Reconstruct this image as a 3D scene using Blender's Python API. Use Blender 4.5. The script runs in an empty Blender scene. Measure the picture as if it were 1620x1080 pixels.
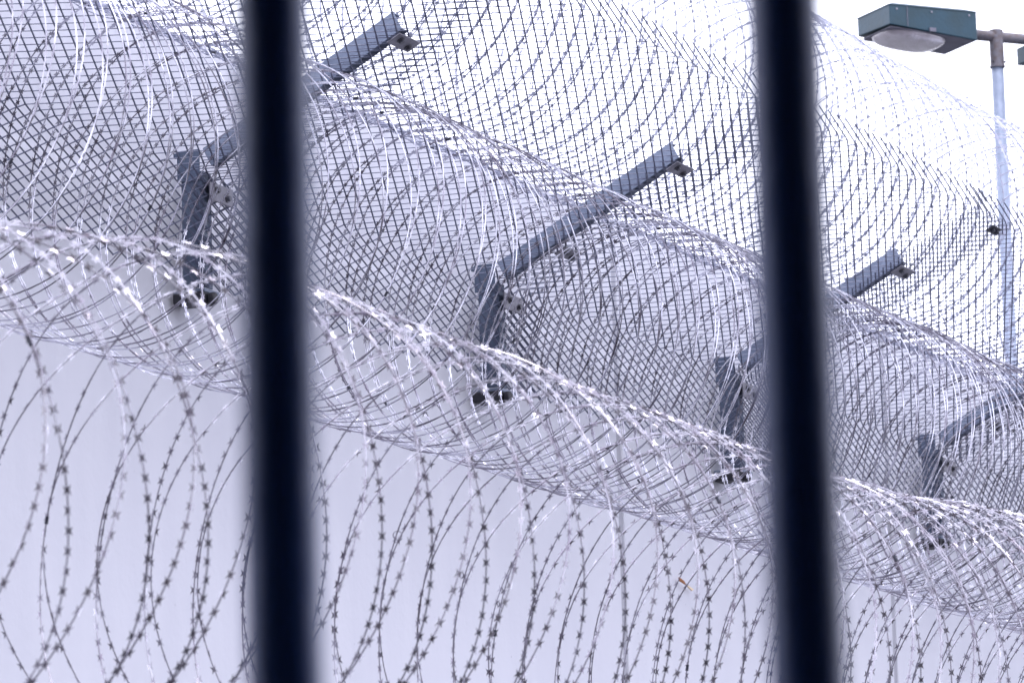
import bpy, math, random
from mathutils import Vector, Matrix
PI = math.pi
S = bpy.context.scene
COL = S.collection

# ------------------------------------------------------------------ camera
YAW, PITCH, ROLL, FPX = math.radians(24.781), math.radians(10.359), .0288, 8097.
CAM = Vector((0, 0, 1.6))
fh = Vector((math.cos(YAW), math.sin(YAW), 0)); rt = Vector((math.sin(YAW), -math.cos(YAW), 0))
fw = fh * math.cos(PITCH) + Vector((0, 0, 1)) * math.sin(PITCH)
up = -fh * math.sin(PITCH) + Vector((0, 0, 1)) * math.cos(PITCH)
c, s = math.cos(ROLL), math.sin(ROLL)
ix, iy = rt * c - up * s, rt * s + up * c
cd = bpy.data.cameras.new('camera'); cam = bpy.data.objects.new('camera', cd); COL.objects.link(cam)
cam.matrix_world = Matrix(((ix.x, iy.x, -fw.x, CAM.x), (ix.y, iy.y, -fw.y, CAM.y), (ix.z, iy.z, -fw.z, CAM.z), (0, 0, 0, 1)))
cd.sensor_width = 36; cd.lens = FPX / 1620 * 36; cd.clip_start = .1; cd.clip_end = 3000
cd.dof.use_dof = True; cd.dof.focus_distance = 17.0; cd.dof.aperture_fstop = 14
S.camera = cam

# ------------------------------------------------------------------ sky, sun, exposure (bright overcast)
SUN_EL, SUN_AZ = math.radians(64), math.radians(215)
w = bpy.data.worlds.new('World'); S.world = w; w.use_nodes = True
nt = w.node_tree; nt.nodes.clear()
out = nt.nodes.new('ShaderNodeOutputWorld'); bg = nt.nodes.new('ShaderNodeBackground')
sky = nt.nodes.new('ShaderNodeTexSky'); sky.sky_type = 'NISHITA'; sky.sun_disc = False
sky.sun_elevation = SUN_EL; sky.sun_rotation = math.radians(90) - SUN_AZ
mx = nt.nodes.new('ShaderNodeMix'); mx.data_type = 'RGBA'; mx.inputs[0].default_value = .9
mx.inputs[7].default_value = (9.6, 9.7, 11.4, 1)          # the cloud layer
nt.links.new(sky.outputs[0], mx.inputs[6]); nt.links.new(mx.outputs[2], bg.inputs[0])
bg.inputs[1].default_value = .12
nt.links.new(bg.outputs[0], out.inputs[0])
sl = bpy.data.lights.new('sun', 'SUN'); sl.energy = .8; sl.angle = math.radians(25); sl.color = (1, .97, .95)
so = bpy.data.objects.new('sun', sl); COL.objects.link(so)
sd = Vector((math.cos(SUN_EL) * math.cos(SUN_AZ), math.cos(SUN_EL) * math.sin(SUN_AZ), math.sin(SUN_EL)))
so.rotation_euler = sd.to_track_quat('Z', 'Y').to_euler()
S.view_settings.view_transform = 'Standard'; S.view_settings.look = 'None'
S.view_settings.gamma = 1; S.view_settings.exposure = 1.26; S.view_settings.use_curve_mapping = False

# ------------------------------------------------------------------ materials
def mat(name, col, rough=.5, metal=0, noise=None, bump=None, spec=.5, extra=None):
    m = bpy.data.materials.new(name); m.use_nodes = True
    n = m.node_tree.nodes; l = m.node_tree.links; b = n['Principled BSDF']
    b.inputs['Base Color'].default_value = (*col, 1); b.inputs['Roughness'].default_value = rough
    b.inputs['Metallic'].default_value = metal; b.inputs['Specular IOR Level'].default_value = spec
    tc = n.new('ShaderNodeTexCoord')
    if noise:
        sc, lo, hi, tint = noise
        t = n.new('ShaderNodeTexNoise'); t.inputs['Scale'].default_value = sc; t.inputs['Detail'].default_value = 6
        l.new(tc.outputs['Object'], t.inputs['Vector'])
        r = n.new('ShaderNodeValToRGB'); r.color_ramp.elements[0].position = lo; r.color_ramp.elements[1].position = hi
        r.color_ramp.elements[0].color = (*tint, 1); r.color_ramp.elements[1].color = (*col, 1)
        l.new(t.outputs['Fac'], r.inputs[0]); l.new(r.outputs[0], b.inputs['Base Color'])
        m['ramp'] = r.name
    if bump:
        t2 = n.new('ShaderNodeTexNoise'); t2.inputs['Scale'].default_value = bump[0]; t2.inputs['Detail'].default_value = 8
        l.new(tc.outputs['Object'], t2.inputs['Vector'])
        bp = n.new('ShaderNodeBump'); bp.inputs['Strength'].default_value = bump[1]; bp.inputs['Distance'].default_value = .01
        l.new(t2.outputs['Fac'], bp.inputs['Height']); l.new(bp.outputs[0], b.inputs['Normal'])
    return m
M_tape = mat('galvanised_tape', (.46, .45, .50), .24, 1.0, (9, .35, .62, (.20, .18, .22)))
M_tape2 = mat('galvanised_tape_upper', (.66, .66, .74), .27, 1.0, (7, .40, .60, (.20, .185, .225)))
M_tape3 = mat('galvanised_tape_top', (.38, .39, .49), .42, .5, (7, .35, .62, (.25, .26, .34)))
M_clip = mat('dark_clip', (.04, .042, .06), .5, .5)
M_mesh = mat('expanded_steel', (.15, .165, .245), .45, .3, (14, .35, .65, (.105, .115, .18)))
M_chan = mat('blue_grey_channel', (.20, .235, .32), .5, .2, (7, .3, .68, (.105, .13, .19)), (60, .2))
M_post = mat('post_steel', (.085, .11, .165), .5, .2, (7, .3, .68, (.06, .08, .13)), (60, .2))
M_plate = mat('zinc_plate', (.26, .255, .30), .5, .45, (25, .3, .7, (.19, .185, .22)), (80, .2))
M_bolt = mat('bolt_steel', (.10, .10, .12), .4, .6)
M_rubber = mat('black_foot', (.012, .012, .02), .6, 0)
M_bar = mat('navy_black_paint', (.016, .065, .27), .42, 0, (6, .3, .7, (.010, .045, .19)), (40, .15), .5)
M_lamp = mat('teal_paint', (.003, .036, .062), .42, .1, (9, .3, .7, (.0025, .027, .041)), (50, .15))
M_lampu = mat('grey_underside', (.13, .13, .17), .6, .1, (12, .3, .7, (.09, .09, .12)))
M_tube = mat('brown_grey_tube', (.13, .125, .15), .6, .2, (30, .3, .6, (.10, .075, .075)), (60, .3))
M_pole = mat('pale_blue_pole', (.25, .29, .39), .5, .2, (22, .3, .7, (.19, .225, .31)), (60, .15))
M_leaf = mat('orange_leaf', (.36, .14, .05), .7)
M_leaf2 = mat('dry_leaf', (.75, .60, .42), .7)
M_rust = mat('rust_spot', (.30, .16, .05), .8)
M_ground = mat('asphalt', (.10, .10, .105), .9, 0, (1.5, .3, .7, (.07, .07, .075)), (30, .4))
# bowl of the lamp
M_bowl = mat('lamp_bowl', (.50, .47, .52), .25, 0, (9, .35, .65, (.34, .30, .33)), (60, .5))
M_bowl.node_tree.nodes['Principled BSDF'].inputs['Transmission Weight'].default_value = .35
# wall: pale render with faint mottling, streaks and pinholes
def wall_mat():
    m = mat('pale_concrete', (.58, .58, .67), .85, 0, None, (35, .12), .2)
    n = m.node_tree.nodes; l = m.node_tree.links; b = n['Principled BSDF']; tc = n['Texture Coordinate']
    mp = n.new('ShaderNodeMapping'); mp.inputs['Scale'].default_value = (6, 1, 1.3); l.new(tc.outputs['Object'], mp.inputs[0])
    a = n.new('ShaderNodeTexNoise'); a.inputs['Scale'].default_value = 1.2; a.inputs['Detail'].default_value = 8; l.new(mp.outputs[0], a.inputs['Vector'])
    r = n.new('ShaderNodeValToRGB'); r.color_ramp.elements[0].position = .3; r.color_ramp.elements[1].position = .7
    r.color_ramp.elements[0].color = (.585, .588, .655, 1); r.color_ramp.elements[1].color = (.62, .622, .685, 1)
    l.new(a.outputs['Fac'], r.inputs[0])
    v = n.new('ShaderNodeTexVoronoi'); v.inputs['Scale'].default_value = 11; l.new(tc.outputs['Object'], v.inputs['Vector'])
    r2 = n.new('ShaderNodeValToRGB'); r2.color_ramp.elements[0].position = .028; r2.color_ramp.elements[1].position = .05
    r2.color_ramp.elements[0].color = (.72, .72, .74, 1); r2.color_ramp.elements[1].color = (1, 1, 1, 1)
    l.new(v.outputs['Distance'], r2.inputs[0])
    mu = n.new('ShaderNodeMix'); mu.data_type = 'RGBA'; mu.blend_type = 'MULTIPLY'; mu.inputs[0].default_value = 1
    l.new(r.outputs[0], mu.inputs[6]); l.new(r2.outputs[0], mu.inputs[7]); l.new(mu.outputs[2], b.inputs['Base Color'])
    return m
M_wall = wall_mat()
M_joint = mat('joint_sealant', (.37, .37, .42), .7, 0, (8, .3, .7, (.31, .31, .36)), (40, .2))

# ------------------------------------------------------------------ helpers
class MB:
    def __init__(self): self.v = []; self.f = []
    def face_set(self, vs, fs):
        o = len(self.v); self.v += [tuple(p) for p in vs]; self.f += [tuple(i + o for i in f) for f in fs]
    def obox(self, c, a, b, n):                       # centre and three half-axis vectors
        c, a, b, n = map(Vector, (c, a, b, n))
        vs = [c + a * i + b * j + n * k for i in (-1, 1) for j in (-1, 1) for k in (-1, 1)]
        fs = [(0, 1, 3, 2), (4, 6, 7, 5), (0, 4, 5, 1), (2, 3, 7, 6), (0, 2, 6, 4), (1, 5, 7, 3)]
        if a.cross(b).dot(n) < 0: fs = [f[::-1] for f in fs]
        self.face_set(vs, fs)
    def box(self, x0, x1, y0, y1, z0, z1):
        self.obox(((x0 + x1) / 2, (y0 + y1) / 2, (z0 + z1) / 2), ((x1 - x0) / 2, 0, 0), (0, (y1 - y0) / 2, 0), (0, 0, (z1 - z0) / 2))
    def tube(self, p0, p1, r0, r1=None, n=20, cap=True):
        p0, p1 = Vector(p0), Vector(p1); r1 = r0 if r1 is None else r1
        d = (p1 - p0).normalized(); a = d.orthogonal().normalized(); b = d.cross(a)
        vs = []
        for p, r in ((p0, r0), (p1, r1)):
            vs += [p + (a * math.cos(2 * PI * k / n) + b * math.sin(2 * PI * k / n)) * r for k in range(n)]
        fs = [(k, (k + 1) % n, n + (k + 1) % n, n + k) for k in range(n)]
        if cap: fs += [tuple(range(n))[::-1], tuple(range(n, 2 * n))]
        self.face_set(vs, fs)
    def build(self, name, m, parent=None, bevel=0, smooth=False):
        me = bpy.data.meshes.new(name); me.from_pydata(self.v, [], self.f); me.materials.append(m)
        if smooth: me.polygons.foreach_set('use_smooth', [True] * len(me.polygons))
        o = bpy.data.objects.new(name, me); COL.objects.link(o)
        if parent:
            o.parent = parent
            o.matrix_parent_inverse = parent.matrix_world.inverted() if parent.type != 'EMPTY' else Matrix.Translation(-parent.location)
        if bevel:
            b = o.modifiers.new('bevel', 'BEVEL'); b.width = bevel; b.segments = 2; b.limit_method = 'ANGLE'
        return o
def tag(o, label, cat, group=None, kind=None):
    if label: o['label'] = label
    if cat: o['category'] = cat
    if group: o['group'] = group
    if kind: o['kind'] = kind
    return o
def empty(name, loc, label, cat, group=None):
    o = bpy.data.objects.new(name, None); o.location = loc; o.empty_display_size = .1; COL.objects.link(o)
    return tag(o, label, cat, group)

# ------------------------------------------------------------------ the setting
g = MB(); g.face_set([(-400, -400, 0), (900, -400, 0), (900, 900, 0), (-400, 900, 0)], [(0, 1, 2, 3)])
o = g.build('ground', M_ground); o['kind'] = 'structure'

WF = 7.62                                             # face of the wall
WT = 5.545
JO = [17.443 + 2.855 * k for k in range(-5, 9)]
wall = empty('concrete_wall', (17, WF + .1, 0), 'tall pale lavender grey concrete wall behind the coils of razor wire', 'wall')
for a, b in zip(JO[:-1], JO[1:]):
    m = MB(); m.box(a + .022, b - .022, WF, WF + .18, 0, WT); m.build('wall_panel', M_wall, wall, .006)
for a in JO[1:-1]:
    m = MB(); m.box(a - .0218, a + .0218, WF + .006, WF + .16, 0, WT - .004); m.build('joint_seal', M_joint, wall)

# ------------------------------------------------------------------ cantilever brackets (post and arm) on the wall
PX = [11.665, 13.99, 16.18, 18.385, 20.645, 22.89]
KY, KZ, BZ = 7.5, 5.06, 4.705
AL = math.atan2(.46291, .88641)
bd = Vector((0, -math.cos(AL), math.sin(AL)))         # up the slope, towards the yard
bn = Vector((0, -math.sin(AL), -math.cos(AL)))        # under side of the slope
ARM, TOP, LIP = .80, 1.175, .085
def channel(m, p, L, d, n, wd, dep, t=.006):
    """C section from p along d: deep web on the near side, two flanges pointing away; n is its outer edge"""
    p, d, n = Vector(p), Vector(d), Vector(n); x = Vector((1, 0, 0))
    m.obox(p + d * L / 2 - n * dep / 2 + x * (t / 2 - wd / 2), x * t / 2, d * L / 2, n * dep / 2)
    for q in (t / 2 + .0002, dep - t / 2 - .0002):
        m.obox(p + d * L / 2 - n * q + x * t / 2, x * (wd / 2 - t / 2), d * (L / 2 - .0003), n * t / 2)
def plate(parent, c, u, n, hx, hu, bolts):
    m = MB(); c = Vector(c); m.obox(c, (hx, 0, 0), u * hu, n * .003)
    p = m.build('clamp_plate', M_plate, parent, .004)
    for q in bolts:
        b = MB(); k = c + Vector((q * hx, 0, 0)) + u * hu * (.25 * (1 if q < 0 else -1))
        b.tube(k + n * .003, k + n * .006, .013, n=18); b.tube(k + n * .006, k + n * .015, .0085, n=6)
        b.build('bolt', M_bolt, p)
zu, yn = Vector((0, 0, 1)), Vector((0, -1, 0))
def bracket(x, label):
    r = empty('wall_bracket', (x, WF, BZ - .06), label, 'bracket', 'blue grey steel brackets carrying the mesh')
    m = MB(); channel(m, (x, KY + .006, BZ - .01), KZ - BZ + .02, zu, yn, .055, .078); m.build('post', M_post, r, .0015)
    m = MB(); channel(m, Vector((x, KY + .004, KZ + .008)) + bd * .03, ARM - .03, bd, bn, .046, .068); m.build('arm', M_chan, r, .002)
    m = MB(); m.obox((x - .031, KY + .055, KZ + .03), (.003, 0, 0), (0, .04, 0), (0, 0, .05))
    m.obox((x - .036, KY + .095, KZ + .065), (.006, 0, 0), (0, .008, 0), (0, 0, .008)); m.build('gusset', M_post, r, .0015)
    m = MB(); m.box(x - .03, x + .10, KY + .005, WF - .001, BZ - .025, BZ - .012); m.build('foot_plate', M_chan, r, .003)
    m = MB(); m.box(x - .055, x + .035, KY + .0, WF - .012, BZ - .062, BZ - .026); m.tube((x - .01, KY - .002, BZ - .046), (x - .01, KY - .025, BZ - .046), .020, n=16)
    m.build('foot_block', M_rubber, r, .006)
    plate(r, (x + .06, KY - .012, KZ - .055), zu, yn, .078, .030, (-.45, .45))
    plate(r, Vector((x + .075, KY, KZ)) + bd * .25 + bn * .012, bd, bn, .075, .026, (-.45, .45))
    plate(r, Vector((x + .022, KY, KZ)) + bd * (ARM - .03) + bn * .012, bd, bn, .074, .027, (-.5, .5))
    return r
for x, lb in zip(PX[1:5], ('steel bracket with arm nearest the camera, left of and behind the left dark bar',
                           'whole steel bracket, knee and arm in plain view between the two dark bars',
                           'steel bracket with its knee just left of the right dark bar, arm behind it',
                           'farthest steel bracket, right of the right dark bar, low at the picture edge')):
    bracket(x, lb)

# ------------------------------------------------------------------ expanded metal panels
LW, SW = .0870, .0367
TAU = math.radians(42)
L1 = KZ - BZ + .01
def prof(t, off):
    """t from the lower edge -> point and frame (u along, n out) of the bent sheet"""
    if t < L1: return Vector((0, KY, KZ - L1 + t)) + yn * off, zu, yn
    t2 = t - L1
    if t2 < TOP: return Vector((0, KY, KZ)) + bd * t2 + bn * off, bd, bn
    q = Vector((0, KY, KZ)) + bd * TOP
    return q + zu * (t2 - TOP) + yn * off, zu, yn
def panel(x0, x1, off, label, seed):
    rnd = random.Random(seed); m = MB(); T = L1 + TOP + LIP
    ph, pt = (0 if off == 0 else .30 * LW) + .005 * rnd.random(), rnd.random() * .004
    wob = [(rnd.uniform(.5, 2), rnd.uniform(0, 6), rnd.uniform(.002, .005)) for _ in range(3)]
    def P(sx, t):
        p, u, n = prof(t, off)
        d = sum(a * math.sin(f * (sx * 2 + t) + q) for f, q, a in wob)
        return Vector((sx, 0, 0)) + p + n * d, u, n
    ni = int((x1 - x0) / (LW / 2)) + 3; nj = int(T / (SW / 2)) + 3
    for j in range(-1, nj):
        for i in range(-1, ni):
            if (i + j) % 2: continue
            a = (x0 + ph - LW + i * LW / 2, pt - SW / 2 + j * SW / 2)
            for sg in (1, -1):
                b = (a[0] + LW / 2, a[1] + sg * SW / 2)
                mx_, mt = (a[0] + b[0]) / 2, (a[1] + b[1]) / 2
                if mx_ < x0 or mx_ > x1 or mt < 0 or mt > T: continue
                if sg == 1 and mt > L1 + TOP + .006: continue
                if mx_ > x1 - .30 and mt > L1 + TOP: continue
                ta, tb = max(a[1], 0), max(b[1], 0)
                pa, u, n = P(a[0], ta); pb, u2, n2 = P(b[0], tb)
                um, nm = prof(mt, off)[1:]
                wv = um * math.cos(TAU) + nm * math.sin(TAU)
                d = (pb - pa); k = .0012 * rnd.uniform(.3, 1.2)
                pa = pa + wv * k; pb = pb - wv * k
                wd = (.0024 if sg == -1 else .0024) * (.9 if mt > L1 + TOP else 1)
                dn = d.normalized(); th = dn.cross(wv).normalized() * .0012; wv2 = th.cross(dn).normalized() * wd
                m.obox((pa + pb) / 2, d / 2 * 1.07, wv2, th)
    o = m.build('expanded_mesh_panel', M_mesh)
    tag(o, label, 'mesh panel', 'dark expanded metal mesh panels bent over the brackets')
    k = Vector((x1 - .09, 0, 0)) + prof(L1 + TOP - .05, off + .011)[0]
    q = MB(); q.obox(k, (.045, 0, 0), bd * .018, bn * .003)
    for e in (-1, 1): q.tube(k + Vector((.022 * e, 0, 0)) + bn * .0032, k + Vector((.022 * e, 0, 0)) + bn * .014, .009, n=6)
    q.build('fixing_plate', M_clip, o)
    return o
plb = ['dark expanded mesh panel filling the upper left, left of the left dark bar',
       'dark expanded mesh panel from behind the left dark bar to the bracket between the bars',
       'dark expanded mesh panel from the bracket between the bars to the right dark bar',
       'dark expanded mesh panel right of the right dark bar, its cut strands against the sky',
       'farthest dark expanded mesh panel, at the right edge below the lamp post']
for i in range(5):
    panel(PX[i] - .085, PX[i + 1] + .30, 0.0 if i % 2 == 0 else -.0065, plb[i], 11 + i)

# ------------------------------------------------------------------ razor wire coils
BP = .034
def coil(name, label, X0, X1, Yc, Zc, R, pitch, N, seed, tau, dtau, material, ties=(), gk=0., gw=.7, gang=0., gsp=.9, tw=.0026,
         bl=.0088, bw=.0078, amp=.5, ph0=0., vs=1., sag=.0, sagper=2.24, sagph=0., nclip=50, bt=.3, zt=None, grow=0., jit=1.0, core=.0011):
    rnd = random.Random(seed)
    ns = [(rnd.uniform(.6, 3.2), rnd.uniform(0, 2 * PI)) for _ in range(24)]
    def nz(k, x): return math.sin(ns[k][0] * x + ns[k][1]) * .6 + math.sin(ns[k + 1][0] * 2.3 * x + ns[k + 1][1]) * .4
    turns = int((X1 - X0) / pitch)
    tj = [[rnd.gauss(0, 1) for _ in range(6)] for _ in range(turns + 3)]
    def TJ(tn, k):
        i = int(tn); f = tn - i; f = f * f * (3 - 2 * f); i = max(0, min(i, turns)); return tj[i][k] * (1 - f) + tj[i + 1][k] * f
    def pt(phi):
        tn = phi / (2 * PI)
        u_ = tn / turns; pl = pitch * (1 + grow * (1 - 2 * u_))
        x = X0 + pitch * tn * (1 + grow * (1 - u_)) + pl * amp * math.cos(N * (phi - ph0) / 2) + pitch * .10 * jit * TJ(tn, 0)
        th = -phi                                            # winding sense
        r = R * (1 + .006 * jit * TJ(tn, 1) + .006 * nz(2, tn * .6) + .005 * math.sin(3 * th + 5 * nz(10, tn * .1)))
        tilt = .03 * nz(4, x * .8)
        cy, cz = math.cos(th), math.sin(th)
        x += tilt * R * cz + .03 * nz(6, x * .7) * cy
        # gathered where the coil is tied to an arm
        for xt in ties:
            q = (x - xt) / gw
            if abs(q) < 2.5:
                da = (th - gang + PI) % (2 * PI) - PI
                x -= gk * (x - xt) * math.exp(-q * q) * math.exp(-(da / gsp) ** 2)
        dz = -sag * math.sin(PI * (x - sagph) / sagper) ** 2 * (.5 + .5 * cz)
        if zt:
            for (xa, za), (xb, zb_) in zip(zt[:-1], zt[1:]):
                if xa <= x < xb: f = (x - xa) / (xb - xa); f = f * f * (3 - 2 * f); dz += za + (zb_ - za) * f
        return Vector((x, Yc + r * cy + .007 * jit * TJ(tn, 2), Zc + r * cz * vs + dz + .007 * jit * TJ(tn, 3)))
    dphi = BP / R; n = int(turns * 2 * PI / dphi)
    P = [pt(k * dphi) for k in range(n + 1)]
    v, f = [], []
    ctr = lambda p: Vector((p.x, Yc, Zc))
    for k in range(n + 1):
        t = (P[min(k + 1, n)] - P[max(k - 1, 0)]).normalized()
        rad = (P[k] - ctr(P[k])).normalized(); ax = t.cross(rad).normalized(); rad = ax.cross(t).normalized()
        a = tau + dtau * nz(8, k * .012) + dtau * .5 * nz(12, k * .05)
        wv = ax * math.cos(a) + rad * math.sin(a); nv = t.cross(wv)
        o = len(v)
        for ang in range(6):
            q = ang * PI / 3; v.append(P[k] + wv * tw * math.cos(q) + nv * core * math.sin(q) * 1.15)
        if k:
            for ang in range(6):
                b = (ang + 1) % 6; f.append((o - st + ang, o - st + b, o + b, o + ang))
        st = 6
        if k % 1 == 0 and 0 < k < n:
            for sg in (-1, 1):
                o2 = len(v); w2 = (wv * sg + nv * rnd.gauss(0, bt)).normalized()
                j1, j2 = rnd.uniform(.85, 1.1), rnd.uniform(.85, 1.1)
                base = P[k] + w2 * tw * .6
                v += [base - t * .0034, base - t * bl * j1 + w2 * (bw - tw * .6), base + w2 * bw * .40, base + t * bl * j2 + w2 * (bw - tw * .6), base + t * .0034]
                # give the blade its sheet thickness with a second skin just behind
                f += [(o2, o2 + 1, o2 + 2), (o2, o2 + 2, o2 + 4), (o2 + 4, o2 + 2, o2 + 3)]
                st += 5
    r = empty(name, (X0, Yc, Zc), label, 'razor wire', 'coils of razor wire along the wall')
    me = bpy.data.meshes.new('barbed_tape'); me.from_pydata([tuple(q) for q in v], [], f); me.materials.append(material)
    ob = bpy.data.objects.new('barbed_tape', me); COL.objects.link(ob); ob.parent = r; ob.matrix_parent_inverse = Matrix.Translation(-r.location)
    # clips where neighbouring turns touch
    cl = []
    k = 0
    while True:
        phi = 4 * PI * k / N + ph0; k += 1
        if phi > (turns - 2) * 2 * PI: break
        a, b = pt(phi), pt(phi + 2 * PI)
        p = a; t = (pt(phi + .02) - pt(phi - .02)).normalized()
        q = p - CAM; zz = q.dot(fw); px = 810 + FPX * q.dot(ix) / zz; py = 540 - FPX * q.dot(iy) / zz
        if not (-10 < px < 1630 and -10 < py < 1090): continue
        cl.append((zz, p, t))
    cl.sort(key=lambda q: q[0]); cl = [q for i, q in enumerate(cl) if (i * 7) % 5 == 0][:nclip]
    if cl:
        c0 = MB(); c0.tube((0, 0, -.0065), (0, 0, .0065), .0040, n=8); c0.tube((0, 0, -.0080), (0, 0, -.0055), .0046, n=8); c0.tube((0, 0, .0055), (0, 0, .0080), .0046, n=8)
        proto = None
        for zz, p, t in cl:
            if proto is None: o = proto = c0.build('clip', M_clip, r)
            else:
                o = proto.copy(); COL.objects.link(o)
            o.matrix_parent_inverse = Matrix.Identity(4)
            o.location = p - r.location; o.rotation_euler = t.to_track_quat('Z', 'Y').to_euler()
    return r, pt

TIES = PX
coil('razor_wire_coil', 'middle razor wire coil in the crook of wall and sloping mesh, tied to each arm',
     10.6, 24.6, 6.92, 4.70, .508, .064, 3, 3, -.50, .20, M_tape2, ties=TIES, gk=.66, gw=.95, gang=math.radians(113), gsp=1.15, bl=.0092, bw=.0074, tw=.0020, core=.0018, ph0=2.6, bt=.15, nclip=30, jit=.7, grow=.25)
coil('razor_wire_coil', 'pale razor wire coil on top, against the white sky above the mesh',
     11.0, 27.0, 7.2, 5.89, .52, .078, 5, 8, .9, .4, M_tape3, nclip=10, bl=.0088, bw=.0074, tw=.0021, core=.0013)
rf, ptf = coil('razor_wire_coil', 'nearest and lowest razor wire coil, in front of the wall, with large shiny barbs',
     5.4, 17.8, 4.85, 3.11, .53, .099, 5, 5, 1.25, .30, M_tape, grow=.36, jit=.35, bl=.0098, bw=.0077, tw=.0016, core=.0013, ph0=-.2, vs=1.02, bt=.38, zt=((-99, -.13), (7.4, -.13), (7.9, -.11), (8.3, -.06), (8.8, -.012), (9.3, -.02), (11.9, -.035), (13.9, .045), (18, .06), (99, .06)), sag=.0)

best = min((ptf(k * .02) for k in range(int(60 * 2 * PI / .02))), key=lambda q: (q - Vector((10.80, 5.34, 3.37))).length)
m = MB(); nr, ns_ = 20, 6; rv = []; rf_ = []
for i in range(nr):
    a = 2 * PI * i / nr; d = Vector((math.cos(a) * .42, -math.cos(a) * .9, math.sin(a))).normalized()
    for j in range(ns_):
        b = 2 * PI * j / ns_; rv.append(best + Vector((0, 0, -.009)) + d * (.0105 + .0013 * math.cos(b)) + Vector((.9, .42, 0)) * .0013 * math.sin(b))
        rf_.append((i * ns_ + j, i * ns_ + (j + 1) % ns_, ((i + 1) % nr) * ns_ + (j + 1) % ns_, ((i + 1) % nr) * ns_ + j))
m.face_set(rv, rf_); m.build('split_ring', M_plate, rf, 0, True)

# ------------------------------------------------------------------ street lamp beyond the wall
e1 = (rt * .898 + fh * .44).normalized(); e2 = (-rt * .44 + fh * .898).normalized()
B = Vector((28.915, 10.717, 0)); ZT = 9.272
tj = B + e1 * .885 + e2 * .20; tj.z = 9.178
lamp = empty('street_lamp', (tj.x, tj.y, 0), 'street lamp with teal head on a pale blue pole, top right against the sky', 'street lamp')
m = MB(); m.tube((tj.x, tj.y, 0), (tj.x, tj.y, tj.z - .14), .046, .0385, 28); m.build('pole', M_pole, lamp, 0, True)
m = MB(); m.tube((tj.x, tj.y, tj.z - .20), (tj.x, tj.y, tj.z + .042), .044, n=28)
m.tube((tj.x, tj.y, tj.z - .20), (tj.x, tj.y, tj.z - .185), .048, n=28)
sl_ = m.build('sleeve', M_tube, lamp, .002)
for a in (0, 2.1, 4.2):
    b = MB(); d = Vector((math.cos(a + 2.9), math.sin(a + 2.9), 0)); p = Vector((tj.x, tj.y, tj.z - .165))
    b.tube(p + d * .042, p + d * .055, .007, n=6); b.build('bolt', M_bolt, sl_)
m = MB(); m.tube(tj - e1 * .262, tj + e1 * .95, .034, n=24); m.build('cross_arm', M_tube, lamp, 0, True)
def P3(a, b, z): q = B + e1 * a + e2 * b; return Vector((q.x, q.y, z))
Lh, Wh = .625, .40
zb = lambda a: 9.142 - .055 * a / Lh
m = MB()
vs = []
for a, b in ((0, 0), (Lh, 0), (Lh, Wh), (0, Wh)): vs.append(P3(a, b, zb(a) + (.012 if a == 0 and b else 0)))
for a, b in ((0, 0), (Lh, 0), (Lh, Wh), (0, Wh)): vs.append(P3(a, b, ZT))
for a, b in ((.05, .05), (Lh - .05, .05), (Lh - .05, Wh - .05), (.05, Wh - .05)): vs.append(P3(a, b, ZT + .022))
m.face_set(vs, [(0, 1, 5, 4), (1, 2, 6, 5), (2, 3, 7, 6), (3, 0, 4, 7), (4, 5, 9, 8), (5, 6, 10, 9), (6, 7, 11, 10), (7, 4, 8, 11), (8, 9, 10, 11), (3, 2, 1, 0)])
hd = m.build('lamp_head', M_lamp, lamp, .005)
m = MB()
m.obox(P3(Lh / 2, .0, ZT - .004), e1 * .312, e2 * .004, Vector((0, 0, .004)))
m.obox(P3(0, Wh / 2, ZT - .004), e2 * .20, e1 * .004, Vector((0, 0, .004)))
m.build('rim', M_lamp, hd, .001)
m = MB(); m.obox(P3(.125, -.0015, (ZT + zb(.125)) / 2), e1 * .0018, e2 * .0025, (0, 0, (ZT - zb(.125)) / 2 - .006)); m.build('seam', M_lampu, hd)
for a in (.05, .30, .57):
    b = MB(); k = P3(a, 0, ZT - .03); b.tube(k, k - e2 * .006, .006, n=10); b.build('screw', M_plate, hd)
m = MB(); m.obox(P3(.30, -.006, zb(.3) + .012), e1 * .022, e2 * .006, (0, 0, .012)); m.build('latch', M_lampu, hd)
m = MB(); m.obox(P3(Lh * .5, Wh / 2, zb(Lh * .5) - .0045), e1 * (Lh / 2 - .012) + Vector((0, 0, -.0215)), e2 * (Wh / 2 - .012), Vector((0, 0, .002)))
m.build('underside', M_lampu, hd)
m = MB(); nu, nv = 32, 10; vs = []; fs = []
for j in range(nv + 1):
    el = j / nv * PI / 2
    for i in range(nu):
        a = 2 * PI * i / nu; rr = math.cos(el) ** .62
        ca, sa = math.cos(a), math.sin(a); ca = math.copysign(abs(ca) ** .7, ca); sa = math.copysign(abs(sa) ** .7, sa)
        vs.append(P3(.245 + .222 * ca * rr, Wh / 2 + .178 * sa * rr, zb(.245 + .222 * ca * rr) - .008 - .055 * math.sin(el)))
for j in range(nv):
    for i in range(nu): fs.append((j * nu + i, j * nu + (i + 1) % nu, (j + 1) * nu + (i + 1) % nu, (j + 1) * nu + i))
m.face_set(vs, fs); m.build('bowl', M_bowl, hd, 0, True)
m = MB(); q = tj + e1 * .42; m.obox(Vector((q.x, q.y, 9.06)) - e2 * .10 + e1 * -.055, e1 * .22, e2 * .10, Vector((0, 0, .055))); m.build('control_box', M_lamp, lamp, .006)

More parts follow.
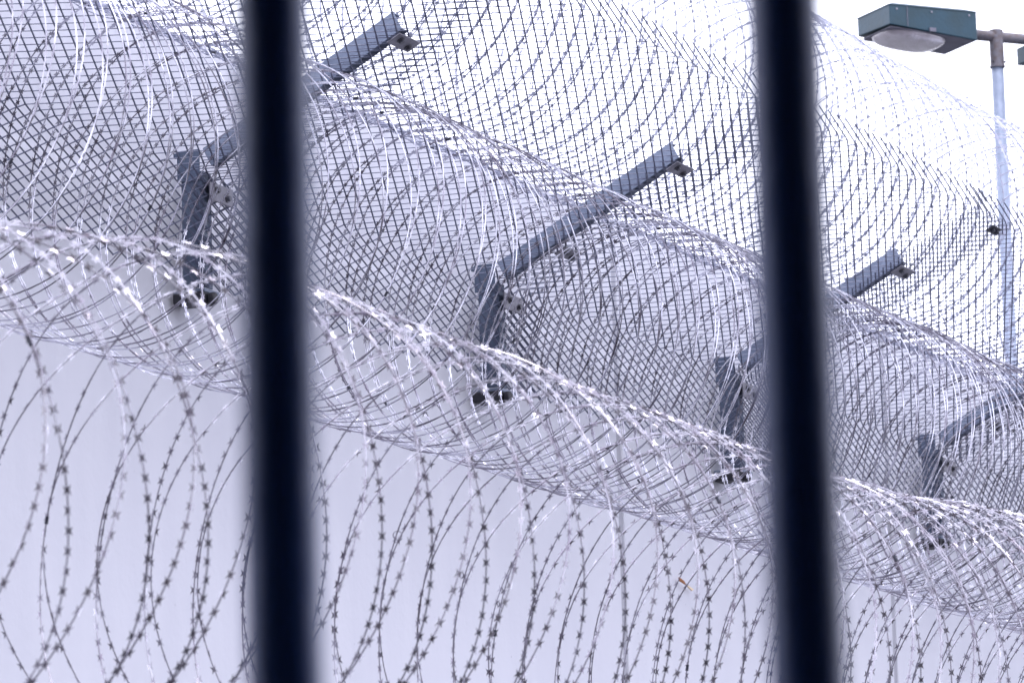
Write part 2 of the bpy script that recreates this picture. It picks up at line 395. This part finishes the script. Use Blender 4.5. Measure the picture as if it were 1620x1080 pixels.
# ------------------------------------------------------------------ unseen block added to darken reflections on the wire: facade with the barred window
M_fac = mat('grey_brown_render', (.17, .155, .15), .9, 0, (3, .3, .7, (.12, .11, .105)), (40, .3))
fu = Vector((.4248, -.9053, 0)); fv = Vector((.9053, .4248, 0)); fo = Vector((1.9695, .8973, 0)) + fv * -.03
blk = empty('unseen_block', (fo.x, fo.y, 0), 'dark rendered block with the barred window the view is taken through', 'building')
for (a, b, z0, z1) in ((-5.5, -.9, 0, 9.5), (.9, 24, 0, 9.5), (-.9, .9, 0, 1.0), (-.9, .9, 2.62, 9.5)):
    m = MB(); m.obox(fo + fu * (a + b) / 2 + Vector((0, 0, (z0 + z1) / 2)), fu * (b - a) / 2, fv * .17, (0, 0, (z1 - z0) / 2)); m.build('facade', M_fac, blk)
M_room = mat('room_paint', (.50, .50, .52), .9)  # unseen room, added to keep sky light off the near side of the bars
for (a, b, d0, d1, z0, z1) in ((-2.6, -2.5, -4.0, -.172, .002, 3.1), (2.5, 2.6, -4.0, -.172, .002, 3.1), (-2.6, 2.6, -4.1, -4.0, .002, 3.1)):
    m = MB(); m.obox(fo + fu * (a + b) / 2 + fv * (d0 + d1) / 2 + Vector((0, 0, (z0 + z1) / 2)), fu * (b - a) / 2, fv * (d1 - d0) / 2, (0, 0, (z1 - z0) / 2)); m.build('unseen_room_wall', M_room, blk)
m = MB(); m.obox(fo + fv * -2.14 + Vector((0, 0, 3.16)), fu * 2.6, fv * 1.96, (0, 0, .055)); m.build('unseen_room_ceiling', M_room, blk)
m = MB(); m.obox(fo + fv * -2.09 + Vector((0, 0, .03)), fu * 2.498, fv * 1.905, (0, 0, .03)); m.build('unseen_room_floor', M_room, blk)

# ------------------------------------------------------------------ the two near bars
for (x, y), lb in (((1.9224, .9979), 'left one of two dark navy upright bars close in front, out of focus'),
                   ((2.0165, .7966), 'right one of two dark navy upright bars close in front, out of focus')):
    m = MB(); u = Vector((.425, -.905, 0)); v = Vector((.905, .425, 0))
    m.tube((x, y, 1.001), (x, y, 2.619), .0167, n=40)
    o = m.build('upright_bar', M_bar, None, 0, True); tag(o, lb, 'bar', 'dark upright bars in the foreground')

# ------------------------------------------------------------------ small things
lf = empty('dead_leaf', (17.965, 7.60, 4.20), 'thin orange brown leaf shred with a pale tip stuck to the pale wall', 'leaf')
p = Vector((17.965, 7.60, 4.20))
def shard(pts, name, m_):
    m = MB(); top = [p + Vector(q) * .75 for q in pts]; bot = [q + Vector((0, .006, 0)) for q in top]; n = len(top)
    m.face_set(top + bot, [tuple(range(n)), tuple(range(n, 2 * n))[::-1]] + [(k, n + k, n + (k + 1) % n, (k + 1) % n) for k in range(n)])
    return m.build(name, m_, lf)
shard(((-.045, 0, .030), (-.035, 0, .012), (.03, -.004, .000), (.005, -.006, .014), (-.02, -.004, .022)), 'blade', M_leaf)
shard(((.0305, -.004, -.001), (.03, -.004, .003), (.14, 0, -.012), (.12, 0, -.022)), 'tip', M_leaf2)
